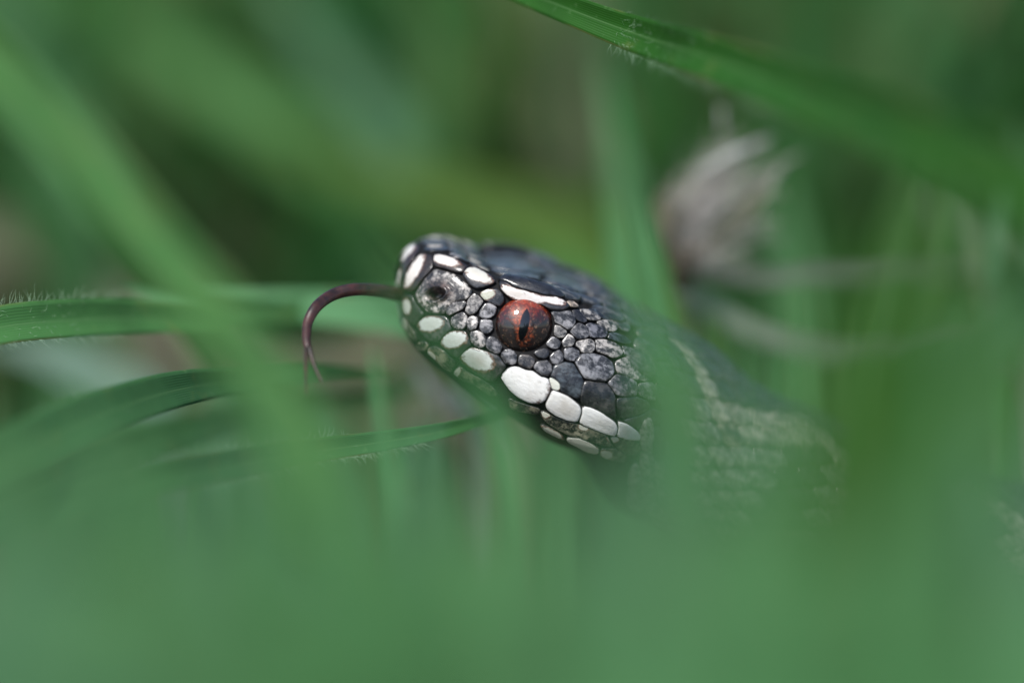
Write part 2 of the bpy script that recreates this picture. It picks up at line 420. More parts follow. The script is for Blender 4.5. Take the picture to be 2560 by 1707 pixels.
scale('nasal_scale', 1, [(770,585),(880,605),(1035,655),(1130,735),(1205,790),(1268,880),(1242,935),(1168,1003),(1000,1030),(925,1110),(912,1180),(780,1195),(685,1165),(605,1095),(540,1005),(515,915),(568,830),(640,715)],
      (.22,.175,.16), .18, 1.0, centre=(815, 905), hfun=nostril, n=44, basefun=nas)
PROF = PROF_S
scale('canthal_scale', 1, [(772,415),(870,425),(1000,465),(1065,495),(1212,572),(1150,640),(1118,652),(1000,622),(880,582),(768,562),(760,480)], BROWN, .24, .3, [(910,490,180,60,16)], CREAM, pk=1.0)
scale('canthal_scale', 1, [(1190,590),(1270,578),(1370,628),(1480,688),(1578,765),(1480,812),(1390,842),(1310,852),(1230,802),(1170,722),(1130,660)], DGREY, .24, .4, [(1330,680,185,60,25)], (.62,.60,.53), pk=1.05)
# side of the snout and before the eye
for pts, c, sp in [
 ([(925,1112),(1000,1032),(1170,1004),(1192,1040),(1152,1112),(952,1205),(918,1172)], LGREY, .9),
 ([(1290,892),(1370,962),(1412,1012),(1370,1080),(1312,1162),(1232,1204),(1168,1152),(1188,1080),(1202,1000)], LGREY, .9),
 ([(1420,1038),(1500,1040),(1585,1092),(1562,1182),(1500,1232),(1400,1242),(1343,1212),(1360,1130)], GREY, .9),
 ([(1203,1230),(1270,1200),(1332,1222),(1342,1300),(1312,1372),(1240,1404),(1198,1360)], LGREY, .8),
 ([(1358,1258),(1440,1248),(1524,1270),(1534,1372),(1470,1442),(1400,1432),(1353,1372)], GREY, .9),
 ([(988,1230),(1080,1170),(1160,1148),(1203,1210),(1192,1332),(1140,1385),(1040,1374),(988,1312)], LGREY, .9)]:
    scale('loreal_scale', 1, pts, c, .22, sp)
scale('preocular_scale', 1, [(1358,900),(1450,858),(1600,848),(1684,950),(1674,1022),(1620,1082),(1520,1052),(1420,1000),(1368,940)], DGREY, .28, .6, [(1460,925,85,58,-12)], (.50,.50,.40))
for pts, c in [([(918,368),(1010,343),(1092,388),(1134,460),(1122,542),(1070,578),(988,562),(928,480)], LGREY), ([(1138,438),(1200,418),(1282,468),(1344,560),(1312,642),(1260,654),(1168,602),(1122,552)], GREY)]:
    scale('subocular_scale', 3, pts, c, .24, .9)
for pts, c in [([(378,1280),(430,1218),(532,1228),(594,1300),(582,1402),(530,1424),(438,1402),(396,1340)], GREY),
               ([(606,1312),(640,1288),(762,1300),(824,1350),(812,1432),(760,1484),(658,1452),(598,1400)], (.17,.15,.14)),
               ([(798,1270),(860,1230),(950,1208),(1004,1240),(1002,1312),(950,1354),(858,1332)], DGREY),
               ([(1008,1322),(1060,1260),(1140,1230),(1194,1290),(1192,1382),(1120,1424),(1048,1412)], GREY)]:
    scale('subocular_scale', 2, pts, c, .26, .9)
scale('subocular_scale', 4, [(242,267),(285,203),(400,187),(458,250),(463,312),(420,374),(348,362),(288,322)], GREY, .26, .8)
# temple
for pts, c, h in [
 ([(1020,716),(1150,728),(1272,718),(1342,800),(1352,880),(1292,972),(1230,962),(1150,902),(1078,872),(1066,800)], GREY, .28),
 ([(1292,712),(1390,720),(1504,862),(1450,884),(1370,852),(1318,780)], DGREY, .24),
 ([(1400,702),(1550,728),(1684,832),(1640,852),(1530,852),(1440,800),(1390,720)], LGREY, .24),
 ([(1480,705),(1650,718),(1790,778),(1844,822),(1790,854),(1692,832),(1560,730)], SLATE, .22),
 ([(1608,870),(1700,848),(1822,858),(1904,960),(1840,1004),(1740,982),(1650,922)], LGREY, .24),
 ([(1850,798),(1990,828),(2074,930),(2052,1004),(1960,992),(1882,912),(1838,860)], GREY, .22),
 ([(1078,898),(1150,918),(1244,990),(1202,1074),(1120,1074),(1066,1030)], LGREY, .26),
 ([(1370,878),(1430,888),(1514,960),(1524,1062),(1450,1094),(1368,1094),(1318,1040),(1268,990)], GREY, .26),
 ([(1468,898),(1540,878),(1682,930),(1770,1010),(1742,1074),(1620,1079),(1528,1068),(1518,980)], (.15,.15,.17), .24),
 ([(1778,1008),(1880,1018),(2000,1068),(2090,1150),(2000,1164),(1880,1122),(1758,1082)], SLATE, .22),
 ([(1040,1058),(1110,1078),(1164,1140),(1132,1214),(1058,1224),(978,1182),(966,1140)], GREY, .26),
 ([(1250,1018),(1310,1048),(1349,1110),(1312,1184),(1200,1204),(1166,1130)], LGREY, .26),
 ([(1420,1108),(1540,1086),(1594,1130),(1604,1222),(1560,1274),(1428,1274),(1396,1210),(1338,1180),(1358,1128)], LGREY, .26),
 ([(1590,1096),(1720,1096),(1852,1138),(1954,1220),(1969,1292),(1900,1334),(1830,1344),(1740,1302),(1608,1250),(1608,1170)], LGREY, .26),
 ([(1940,1178),(2091,1218),(2190,1290),(2170,1350),(1980,1304),(1960,1220)], GREY, .24),
 ([(1198,1208),(1310,1198),(1394,1240),(1404,1302),(1332,1384),(1250,1374),(1198,1340)], (.16,.16,.17), .26)]:
    scale('temporal_scale', 2, pts, c, h, .85)
for pts, c, h in [
 ([(716,210),(783,116),(930,111),(1062,148),(1154,220),(1180,332),(1132,404),(1080,436),(1000,434),(828,404),(788,342),(748,270)], (.19,.19,.20), .34),
 ([(468,250),(600,206),(702,218),(744,290),(804,380),(829,440),(804,540),(776,640),(680,600),(556,540),(548,450),(470,390),(428,380),(468,310)], SLATE, .26),
 ([(835,416),(950,436),(1080,448),(1154,530),(1189,610),(1184,732),(1200,860),(1020,770),(800,692),(780,600),(800,500)], (.05,.048,.045), .24),
 ([(1088,450),(1190,346),(1300,366),(1424,430),(1444,520),(1424,592),(1340,614),(1190,594),(1150,520)], GREY, .26),
 ([(1170,210),(1280,156),(1400,166),(1522,230),(1594,310),(1599,400),(1550,439),(1400,414),(1198,342),(1178,280)], LGREY, .26),
 ([(1440,452),(1600,430),(1694,530),(1694,612),(1640,654),(1550,644),(1440,582)], GREY, .24),
 ([(1198,620),(1420,600),(1560,652),(1604,722),(1480,804),(1250,860),(1198,720)], (.06,.058,.055), .22),
 ([(1490,810),(1610,730),(1720,780),(1740,900),(1600,960),(1420,960),(1250,870)], DGREY, .22)]:
    scale('temporal_scale', 4, pts, c, h, .85)
# lips: white blotch on a dark plate
scale('upper_lip_scale', 1, [(368,925),(482,925),(502,1000),(582,1110),(644,1182),(585,1240),(535,1335),(440,1262),(378,1150),(356,1020)], MOTT, .2, .5, [(430,1075,60,125,-12)], (.62,.64,.57), pk=.8)
for pts, pal in [
 ([(340,156),(440,146),(600,156),(654,200),(674,290),(694,342),(602,400),(522,500),(390,475),(300,380),(226,290),(268,220)], [(420,260,165,105,-8)]),
 ([(692,346),(872,346),(924,470),(944,542),(852,612),(770,705),(650,640),(530,515),(558,450),(618,388)], [(725,465,175,110,-10)]),
 ([(942,552),(1080,598),(1292,668),(1344,740),(1404,812),(1312,930),(1225,1015),(1080,960),(880,830),(765,715),(840,618)], [(1020,715,235,140,24)])]:
    scale('upper_lip_scale', 3, pts, (.07,.065,.065), .24, .7, pal, (.70,.73,.67), pk=.92)
scale('upper_lip_scale', 3, [(1420,820),(1530,808),(1660,868),(1740,872),(1850,958),(1942,970),(1984,1060),(1972,1152),(1900,1262),(1830,1294),(1700,1284),(1556,1214),(1436,1112),(1326,960),(1318,930)],
      BROWN, .28, .2, [(1640,1040,310,235,30)], WHITE)
scale('upper_lip_scale', 4, [(428,390),(480,383),(552,450),(553,542),(460,515)], BROWN, .18, .2, [(480,455,75,90,0)], (.70,.72,.62))
scale('upper_lip_scale', 4, [(460,520),(560,558),(650,598),(782,700),(807,770),(762,892),(640,874),(500,814),(398,732),(386,680),(438,580)], BROWN, .26, .2, [(600,720,260,165,32)], WHITE)
scale('upper_lip_scale', 4, [(805,706),(900,718),(1022,778),(1184,888),(1219,960),(1192,1054),(1100,1034),(900,954),(768,902),(806,790)], BROWN, .26, .2, [(990,880,270,130,30)], WHITE)
scale('upper_lip_scale', 4, [(1210,878),(1310,908),(1424,990),(1510,1085),(1450,1104),(1300,1084),(1198,1048),(1222,950)], BROWN, .24, .2, [(1320,990,200,90,30)], (.72,.74,.70))
# lower lip and chin
for k, pts, pal in [
 (3, [(60,180),(95,168),(145,280),(215,362),(245,482),(185,470),(95,340),(40,270)], [(95,250,28,70,-15)]),
 (3, [(248,500),(330,470),(392,532),(352,604),(262,592),(215,520)], None),
 (3, [(380,562),(470,538),(600,618),(690,715),(745,762),(682,882),(590,832),(478,722),(368,622)], [(430,665,70,40,50)]),
 (3, [(690,882),(782,800),(880,876),(1080,978),(1225,1080),(1310,1205),(1180,1192),(1000,1052),(830,982)], [(760,880,40,70,20)]),
 (4, [(-50,610),(100,672),(332,738),(335,802),(250,802),(100,772),(-20,735)], None),
 (4, [(322,748),(480,828),(622,882),(782,922),(950,982),(1112,1052),(1124,1122),(1182,1185),(1040,1162),(880,1102),(700,1062),(560,1002),(438,932),(330,832)], [(380,800,60,35,30),(820,950,50,30,20),(1150,1080,60,40,0)]),
 (4, [(1120,1060),(1210,1060),(1400,1110),(1520,1180),(1480,1270),(1330,1270),(1190,1180)], [(1160,1085,60,35,0)]),
 (4, [(620,1066),(760,1074),(900,1128),(1012,1200),(1002,1264),(880,1236),(740,1164),(640,1114)], [(810,1150,220,60,22)]),
 (4, [(320,915),(480,968),(600,1055),(622,1105),(500,1050),(380,985)], [(470,1010,120,30,28)]),
 (4, [(1020,1200),(1190,1195),(1330,1285),(1300,1360),(1140,1330),(1010,1275)], [(1090,1260,60,40,20)])]:
    scale('lower_lip_scale', k, pts, (.15,.14,.10), .16, 1.0, pal, (.48,.48,.40), gap=-.8)
# brow plate over the eye
def brow(q, s): return .2
o = scale('supraocular_scale', 2, [(330,352),(420,378),(545,436),(705,474),(865,514),(1005,552),(1175,596),(1275,690),(1200,722),(1040,716),(960,668),(860,628),(720,596),(600,592),(500,562),(420,494),(365,430)],
      (.05,.045,.05), .24, .3, [(640,520,300,54,14),(1040,605,150,36,20)], (.74,.68,.64), gap=-.5, hfun=brow)
scale('supraocular_scale', 2, [(345,306),(462,298),(642,336),(832,386),(1002,436),(1152,516),(1214,592),(1002,546),(862,504),(702,464),(540,428),(430,374),(340,348)], CHAR, .42, .4, gap=-.5, hfun=lambda q, s: .1)
scale('supraocular_scale', 2, [(1212,604),(1300,604),(1394,684),(1282,684)], TAN, .26, .7, gap=-.5)

# ------------------------------------------------------------------ crown scales, laid out in plan on the top of the head
def crown(name, pts, base, height=.18, speck=.6, pale=None, palecol=TAN, gap=.05, n=24):
    poly = np.array(pts, float)
    out = resample(chaikin(poly), n); c = out.mean(0)
    out = c + (out - c) * (1 - gap / (np.linalg.norm(out - c, axis=1).mean() + 1e-6))
    def place(q, h):
        o = from_head(np.array([q[0], q[1], 14.0]))
        loc, nr, i, d = bvh.ray_cast(Vector(o), Vector(-HW))
        if loc is None: loc, nr, i, d = bvh.find_nearest(Vector(from_head(np.array([q[0], q[1], 3.0]))))
        if nr.dot(Vector(HW)) < 0: nr = -nr
        return np.array(loc) + np.array(nr) * h
    v, f, e, q = ring_mesh(out, c, place, height)
    N = len(v); pv = np.zeros(N); mo = np.zeros(N)
    if pale == 'mottled': mo = np.full(N, .45)
    elif pale: pv = np.clip(1 - .5 * np.hypot(q[:, 0] - c[0] - pale[0], q[:, 1] - c[1] - pale[1]) / pale[2], 0, 1)
    at = {'edge': e, 'pale': pv, 'mott': mo, 'speck': np.full(N, speck), 'palecol': np.tile(palecol, (N, 1)), 'basecol': np.tile(np.array(base) * rng.uniform(.8, 1.2), (N, 1))}
    return mesh(name, v, f, M_SCALE, snake, attrs=at)
fr = [r[0][0] for r in rings]; hw = [r[2][1] for r in rings]          # along-axis position and ridge half width
def halfw(f): return float(np.interp(-f, [-x for x in fr], hw))
f_eye0, f_eye1 = fr[5] + .3, fr[6] - .6
zz = (f_eye0 + f_eye1) / 2
crown('frontal_scale', [(f_eye0, 1.2), (f_eye0 + .5, 0), (f_eye0, -1.2), (zz, -1.9), (f_eye1, -1.3), (f_eye1 - .9, 0), (f_eye1, 1.3), (zz, 1.9)], (.07,.07,.085), .10, 1.0, 'mottled', (.30,.265,.225), gap=.06)
for sg in (1, -1):
    crown('parietal_scale', [(f_eye1 - .1, sg * 1.4), (f_eye1 - 1.0, sg * .1), (f_eye1 - 3.0, sg * .1), (f_eye1 - 3.6, sg * 1.4), (f_eye1 - 2.2, sg * 3.0), (f_eye1 - .6, sg * 2.6)], (.07,.068,.08), .10, 1.0, 'mottled', (.30,.265,.225), gap=.06)
    crown('crown_scale', [(f_eye0 + .2, sg * 1.4), (zz, sg * 2.1), (f_eye1, sg * 1.6), (f_eye1, sg * 3.0), (zz, sg * 3.3), (f_eye0, sg * 2.6)], (.065,.068,.085), .10, .9, 'mottled', (.30,.26,.22), gap=.06)
frow = f_eye0 + .9; k = 0
while frow < fr[1] - .2:
    hwid = halfw(frow) * .9; step = 1.35; n_ = max(1, int(round(2 * hwid / step))); stp = 2 * hwid / n_
    for i in range(n_):
        y = -hwid + stp * (i + .5) + (.25 if k % 2 else -.25) * rng.uniform(.5, 1)
        a, b_ = .78, stp * .52
        hexa = [(frow + a * math.cos(t) * rng.uniform(.9, 1.1), y + b_ * 1.1 * math.sin(t) * rng.uniform(.9, 1.1)) for t in np.radians([0, 55, 125, 180, 235, 305])]
        pal = (rng.uniform(-.3, .3), rng.uniform(-.3, .3), rng.uniform(.25, .55)) if rng.random() < .5 else 'mottled'
        crown('snout_scale', hexa, (.11,.10,.10) if rng.random() < .6 else CHAR, .12, 1.0, pal, (.52,.45,.37), gap=.03)
    frow += 1.28; k += 1

# ------------------------------------------------------------------ keeled scales of neck and body, row by row
def inside(poly, x, y):
    a, b = poly, np.roll(poly, -1, 0)
    c = ((a[:, 1] > y) != (b[:, 1] > y)); xi = (b[:, 0] - a[:, 0]) * (y - a[:, 1]) / (b[:, 1] - a[:, 1] + 1e-9) + a[:, 0]
    return bool(np.sum(c & (x < xi)) % 2)
body_rest_v, body_rest_f, body_rest_a = [], [], {k: [] for k in far_a}
# arc length table along the back
uu = np.linspace(6.6, 17.2, 400); pts_ = S(uu, np.full(400, 3.0)); sl = np.r_[0, np.cumsum(np.linalg.norm(np.diff(pts_, axis=0), axis=1))]
PITCH_S = 1.5; ncol = int(sl[-1] / PITCH_S)
shape_out = np.array([(1.25, 0), (.95, .38), (.45, .60), (-.15, .62), (-.70, .46), (-1.0, .18), (-1.0, -.18), (-.70, -.46), (-.15, -.62), (.45, -.60), (.95, -.38)])
NROW = 19; count = 0
for ci in range(ncol):
    for ri in range(NROW):
        ang = (ri - (NROW - 1) / 2) / NROW * 285 + (285 / NROW / 2 if ci % 2 else 0)
        aa = abs(ang)
        if aa > 138: continue
        uc = float(np.interp(PITCH_S * ci, sl, uu))
        vt = float(np.interp(aa, [0, 28, 55, 85, 115, 140, 160, 180], range(8))); vt = vt if ang >= 0 else 14 - vt
        c3 = S(uc, vt)[0]; q = to_head(c3)
        qn = q.copy(); qn[1] = abs(qn[1]); x, y, d = pix(from_head(qn))
        if uc < 9.6:
            if any(inside(t, x, y) for t in traced): continue
            if q[0] > f_eye1 - 3.2 and abs(q[1]) < 3.0 and aa < 60: continue
            ridge = np.interp(x, [1240, 1340, 1440, 1540, 1640], [700, 716, 762, 805, 865])
            if x < 1585 and y > ridge - 6: continue
        du = .02; Su = (S(uc + du, vt)[0] - S(uc - du, vt)[0]) / (2 * du); dv = .02; Sv = (S(uc, vt + dv)[0] - S(uc, vt - dv)[0]) / (2 * dv)
        lu, lv = np.linalg.norm(Su), np.linalg.norm(Sv)
        circ_mm = np.linalg.norm(c3 - SV[np.argmin(abs(us - uc))].mean(0)) * R(285) / NROW
        L_, W_ = .88 * PITCH_S, circ_mm * .78
        nr = np.cross(Su, Sv); nr /= np.linalg.norm(nr); cen = SV[np.argmin(abs(us - uc))].mean(0)
        if nr @ (c3 - cen) < 0: nr = -nr
        prof = [(1, -.25), (1, .0), (.93, .10), (.7, .16), (.35, .20)]
        v, e = [], []; T = Su / lu; B = Sv / lv
        for s, h in prof:
            a = shape_out * s * [L_ * .82, W_]
            pt = S(uc + a[:, 0] / lu, vt + a[:, 1] / lv)
            lift = h + .10 + .09 * np.clip(a[:, 0] / L_, -1, 1.2) + (.07 * np.exp(-(a[:, 1] / .12) ** 2) if s < .95 else 0)
            v.append(pt + nr * np.reshape(lift, (-1, 1))); e += [s] * len(a)
        v.append((c3 + nr * .38)[None]); e.append(0)
        v = np.vstack(v); m = len(shape_out)
        f = [(k_ * m + i, k_ * m + (i + 1) % m, (k_ + 1) * m + (i + 1) % m, (k_ + 1) * m + i) for k_ in range(len(prof) - 1) for i in range(m)]
        f += [((len(prof) - 1) * m + i, (len(prof) - 1) * m + (i + 1) % m, len(prof) * m) for i in range(m)]
        # pattern: dark zigzag on the back, pale border, grey flanks with dark spots
        sdist = PITCH_S * ci; zig = 32 + 14 * math.sin(sdist * .55)
        if aa < zig: bc = np.array(CHAR) * 1.1
        elif aa < zig + 22: bc = np.array((.45, .42, .35))
        elif math.sin(sdist * .55 + 3.0) > .5 and aa < 105: bc = np.array(DGREY)
        else: bc = np.array((.32, .32, .29))
        if uc < 9.3: bc = np.array(SLATE if aa < 75 else GREY) * .8
        N = len(v); at = {'edge': np.array(e), 'pale': np.zeros(N), 'mott': np.full(N, .25 if uc < 9.3 else .15), 'speck': np.full(N, .35), 'palecol': np.tile(TAN, (N, 1)), 'basecol': np.tile(bc * rng.uniform(.8, 1.2), (N, 1))}
        face_cam = nr @ (CAM - c3) > -30
        x, y, d = pix(c3)
        if face_cam and x < 2620 and y < 1330 and count < 290:
            mesh('body_scale', v, f, M_SCALE, snake, attrs=at); count += 1
        else:
            off = sum(len(t) for t in body_rest_v); body_rest_v.append(v); body_rest_f += [tuple(i + off for i in t) for t in f]
            for k_ in far_a: body_rest_a[k_].append(at[k_])
for nm, vv, ff, aa_ in (('far_head_scales', far_v, far_f, far_a), ('hidden_body_scales', body_rest_v, body_rest_f, body_rest_a)):
    o = mesh(nm, np.vstack(vv), ff, M_SCALE, snake, attrs={k_: np.concatenate(a) for k_, a in aa_.items()}); o['kind'] = 'stuff'

# ------------------------------------------------------------------ eyes
def eye(side):
    loc, nr, ok = hit_px(1314, 818)
    z = to_head(loc); r = 1.80
    # frame of the eye: outwards, up (picture-vertical as seen on the head), along
    out = np.array([0.02, .985, .17]); out /= np.linalg.norm(out)
    ctr = z - out * .25 if False else z - out * .35
    outw = HF * out[0] + HL * out[1] + HW * out[2]
    upw = CU - outw * (CU @ outw); upw /= np.linalg.norm(upw); alw = np.cross(upw, outw)
    c = from_head(ctr)
    flat = .74
    def pt(a, b_, extra=0):        # a,b in eye-face units, on the front of the ball
        rr = min(.9999, math.hypot(a, b_)); zc = math.sqrt(1 - rr * rr)
        return c + (alw * a + upw * b_) * (r + extra) + outw * (zc * r * flat + extra)
    v, up, pd = [], [], []
    nA, nR = 72, 30
    for i in range(nR + 1):
        th = math.pi * .62 * i / nR
        for j in range(nA):
            ph = 2 * math.pi * j / nA
            a, b_ = math.sin(th) * math.cos(ph), math.sin(th) * math.sin(ph)
            v.append(c + (alw * a + upw * b_) * r + outw * (math.cos(th) * r * flat)); up.append(.5 + .5 * b_)
            # distance from the slit
            a2, b2 = a * math.cos(R(12)) + b_ * math.sin(R(12)) + .0, b_ * math.cos(R(12)) - a * math.sin(R(12))
            pd.append(min(1, math.hypot(max(0, abs(a2 + .17) - .12), max(0, abs(b2 - .08) - .50))))
    f = [(i * nA + j, i * nA + (j + 1) % nA, (i + 1) * nA + (j + 1) % nA, (i + 1) * nA + j) for i in range(nR) for j in range(nA)]
    pu = []
    for t in np.linspace(-1, 1, 15):
        half = .185 * (1 - abs(t) ** 3.2) + .004
        for s in (-1, -.5, 0, .5, 1):
            a0, b0 = -.17 + s * half * .8, .08 + t * .56
            a_, b_ = a0 * math.cos(R(12)) - b0 * math.sin(R(12)) * -1, b0 * math.cos(R(12)) - a0 * math.sin(R(12))
            a_ = a0 * math.cos(R(12)) + b0 * math.sin(R(12))
            pu.append(pt(a_, b_, .012))
    pf = [(i * 5 + j, i * 5 + j + 1, (i + 1) * 5 + j + 1, (i + 1) * 5 + j) for i in range(14) for j in range(4)]
    v, pu = np.array(v), np.array(pu)
    if side < 0:
        mir = lambda X: from_head(np.array([to_head(p) for p in X]) * [1, -1, 1])
        v, pu = mir(v), mir(pu); f = [t[::-1] for t in f]; pf = [t[::-1] for t in pf]
    e = mesh('eye', v, f, M_IRIS, snake, attrs={'up': up, 'pupil': pd}); e['label'] = 'copper red eye with an upright slit pupil'
    mesh('pupil', pu, pf, M_PUPIL, e)
eye(1); eye(-1)

# ------------------------------------------------------------------ tongue
def tube(pts, radii, n=10, flat=.6):
    pts = np.array(pts, float); m = 40 if len(pts) > 2 else 8
    t = np.linspace(0, len(pts) - 1, m); i = np.clip(t.astype(int), 0, len(pts) - 2); wt = cr(t - i)
    q = sum(wt[:, a:a + 1] * pts[np.clip(i + a - 1, 0, len(pts) - 1)] for a in range(4)); rr = np.interp(t, range(len(pts)), radii)
    v = []
    for k_ in range(m):
        T = q[min(k_ + 1, m - 1)] - q[max(k_ - 1, 0)]; T /= np.linalg.norm(T)
        A = np.cross(T, CF); A /= np.linalg.norm(A); B = np.cross(T, A)
        for j in range(n):
            a = 2 * math.pi * j / n; v.append(q[k_] + rr[k_] * (A * math.cos(a) * 1.0 + B * math.sin(a) * flat))
    f = [(k_ * n + j, k_ * n + (j + 1) % n, (k_ + 1) * n + (j + 1) % n, (k_ + 1) * n + j) for k_ in range(m - 1) for j in range(n)]
    f += [tuple(range(n)), tuple(range((m - 1) * n, m * n))]
    return np.array(v), f
v, f = tube([P(1050,752,176.5), P(1000,738,175.2), P(945,726,174), P(885,724,173), P(832,737,172.4), P(792,766,171.0), P(770,805,170.4), P(766,845,169.6), P(769,868,169.2)],
            [.44, .42, .40, .39, .37, .35, .31, .26, .23])
tg = mesh('tongue', v, f, M_TONGUE, snake); tg['label'] = 'dark reddish forked tongue curling down'
for pts in ([P(767,862,169.3), P(765,895,168.5), P(766,930,167.7), P(769,985,166.5)], [P(771,862,169.3), P(780,895,168.8), P(791,925,168.3), P(806,955,167.8)]):
    v, f = tube(pts, [.17, .14, .10, .05]); mesh('tongue_tip', v, f, M_TONGUE, tg)

# ------------------------------------------------------------------ grass blades
def spline(pts, m):
    pts = np.array(pts, float); t = np.linspace(0, len(pts) - 1, m); i = np.clip(t.astype(int), 0, len(pts) - 2); wt = cr(t - i)
    ext = np.r_[[2 * pts[0] - pts[1]], pts, [2 * pts[-1] - pts[-2]]]
    return sum(wt[:, a:a + 1] * ext[i + a] for a in range(4))
def blade(pts, width, colr, label, group=None, roll=0, fold=.25, tip=None, root='end', mat=None, cat='grass blade', name='grass_blade', hairs=None, seg=44, thick=.12, twist=0, shift=0):
    """pts: (px, py, distance). root: which end runs down into the ground; tip: the end that tapers"""
    q = [P(*p) for p in pts]
    if root in ('end', 'start'):
        e, p = (q[-1], q[-2]) if root == 'end' else (q[0], q[1])
        dirn = e - p; dirn[2] = 0; g = e + dirn * .25; foot = np.array([g[0], g[1], -3.0])
        extra = [(e * .45 + foot * .55) + dirn * .05, foot]
        q = q + extra if root == 'end' else extra[::-1] + q
    line = spline(q, seg); o0 = line[-1] if root == 'end' else line[0]
    v, ac = [], []
    cols = np.linspace(-1, 1, 9)
    for k_ in range(seg):
        t = k_ / (seg - 1)
        T = line[min(k_ + 1, seg - 1)] - line[max(k_ - 1, 0)]; T /= np.linalg.norm(T)
        view = line[k_] - CAM; view /= np.linalg.norm(view)
        A = np.cross(T, view); A /= np.linalg.norm(A)
        if A[2] < 0: A = -A
        if abs(A[2]) < .25 and A[0] < 0: A = -A
        r_ = R(roll + twist * (t - .5)); A = A * math.cos(r_) + view * math.sin(r_); Nn = np.cross(A, T)
        if Nn @ view > 0: Nn = -Nn
        if tip == 'start': wd = min(1, (t / .5)) ** .7
        elif tip == 'end': wd = min(1, ((1 - t) / .5)) ** .7
        elif tip == 'both': wd = min(1, (min(t, 1 - t) / .35)) ** .7
        else: wd = 1
        hw_ = max(.03, width / 2 * wd)
        for side in (1, -1):
            for c in (cols if side == 1 else cols[::-1]):
                z = fold * hw_ * (abs(c) ** 1.3) + side * thick * .5 * (1 - .7 * abs(c))
                v.append(line[k_] + A * c * hw_ + Nn * z); ac.append(c)
    m = 18
    f = [(k_ * m + j, k_ * m + (j + 1) % m, (k_ + 1) * m + (j + 1) % m, (k_ + 1) * m + j) for k_ in range(seg - 1) for j in range(m)]
    f += [tuple(range(m)), tuple(range((seg - 1) * m, seg * m))[::-1]]
    v = np.array(v)
    ob = mesh(name, v, f, mat or M_BLADE, origin=o0, attrs={'across': ac}, color=colr)
    tag(ob, label, cat, group)
    if hairs:                      # (first, last fraction of the blade, count, length mm, sides)
        hv, hf = [], []
        for t0, t1, cnt, ln_, mode in hairs:
            for _ in range(cnt):
                t = rng.uniform(t0, t1) * (seg - 1.01); k_ = int(t); fr_ = t - k_
                if mode == 'up': c_ = 8
                elif mode == 'low': c_ = 0
                else: c_ = int(rng.integers(0, 9))
                base = v[k_ * m + c_] * (1 - fr_) + v[(k_ + 1) * m + c_] * fr_
                T = line[k_ + 1] - line[k_]; T /= np.linalg.norm(T); mid = line[k_]
                outd = base - mid - T * ((base - mid) @ T); outd /= np.linalg.norm(outd) + 1e-9
                view = (base - CAM); view /= np.linalg.norm(view)
                if mode == 'face': outd = -view * .8 + outd * .3
                d_ = outd * rng.uniform(.7, 1) + T * rng.normal(.35, .3) + rng.normal(0, .22, 3); d_ /= np.linalg.norm(d_)
                L_ = ln_ * rng.uniform(.4, 1.15); sd_ = np.cross(d_, view); sd_ /= np.linalg.norm(sd_) + 1e-9
                b0 = len(hv); bend = rng.normal(0, .18, 3) * L_
                for s_, wv_ in ((0, .010), (.5, .008), (1, .003)):
                    pc = base + d_ * L_ * s_ + bend * s_ * s_
                    hv += [pc + sd_ * wv_, pc - sd_ * wv_ * .5 + view * wv_ * .8, pc - sd_ * wv_ * .5 - view * wv_ * .8]
                for s_ in range(2):
                    for j in range(3): hf.append((b0 + s_ * 3 + j, b0 + s_ * 3 + (j + 1) % 3, b0 + s_ * 3 + 3 + (j + 1) % 3, b0 + s_ * 3 + 3 + j))
        h = mesh('hairs', hv, hf, M_HAIR, ob); h['kind'] = 'stuff'
    return ob
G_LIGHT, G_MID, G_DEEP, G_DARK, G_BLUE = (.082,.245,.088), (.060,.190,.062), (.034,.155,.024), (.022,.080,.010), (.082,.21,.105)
STRAW, PINKB, OLIVE = (.22,.20,.135), (.16,.145,.10), (.06,.135,.006)

# in or near the plane of focus
blade([(-420,960,165),(-60,832,170),(200,800,175.5),(480,795,182),(760,778,190),(1000,772,197),(1230,765,204)], 2.6, (.085,.25,.07),
      'pale green hairy grass blade lying level behind the snake tongue', roll=24, fold=.35, tip='end', root='start',
      hairs=[(.2, .55, 130, .8, 'up'), (.25, .55, 70, .6, 'low'), (.25, .5, 120, .4, 'face')])
blade([(-560,1420,150),(-260,1290,154),(40,1130,159),(240,1040,165),(430,978,171),(600,950,178),(790,930,181),(980,925,188)], 3.2, G_MID,
      'broad hairy grass leaf rising toward the tongue, fine scratches on its face', roll=22, fold=.2, tip='end', root='start',
      hairs=[(.35, .55, 36, .6, 'up'), (.2, .6, 60, .3, 'face')])
blade([(-300,1420,172),(-50,1290,174),(260,1160,182),(440,1090,186),(620,1045,190),(820,1000,194),(1000,985,198)], 3.0, G_MID, 'darker grass leaf tucked under the broad hairy leaf', roll=10, fold=.3, tip='end', root='start')
blade([(-400,1500,158),(-60,1330,161),(180,1250,161),(400,1195,163.5),(570,1165,167),(760,1132,170),(960,1105,172.3),(1120,1075,174),(1290,1025,180),(1500,960,190)], 2.0, G_MID,
      'narrow grass blade with hairy lower edge passing under the snake chin', roll=20, fold=.4, tip='end', root='start',
      hairs=[(.5, .78, 170, .7, 'low'), (.42, .68, 100, .6, 'up'), (.3, .7, 50, .3, 'face')])
blade([(300,-500,198),(800,-240,188),(1210,-62,178),(1440,30,173),(1615,94,170),(1790,150,163),(2025,240,153),(2260,330,143),(2600,480,134),(3000,720,130),(3200,1400,130)], 3.0, (.022,.118,.009),
      'deep green hairy grass blade slanting across above the snake head', roll=-8, fold=.35, tip='start', root='end',
      hairs=[(.3, .5, 110, .8, 'low'), (.3, .5, 330, .7, 'face')])
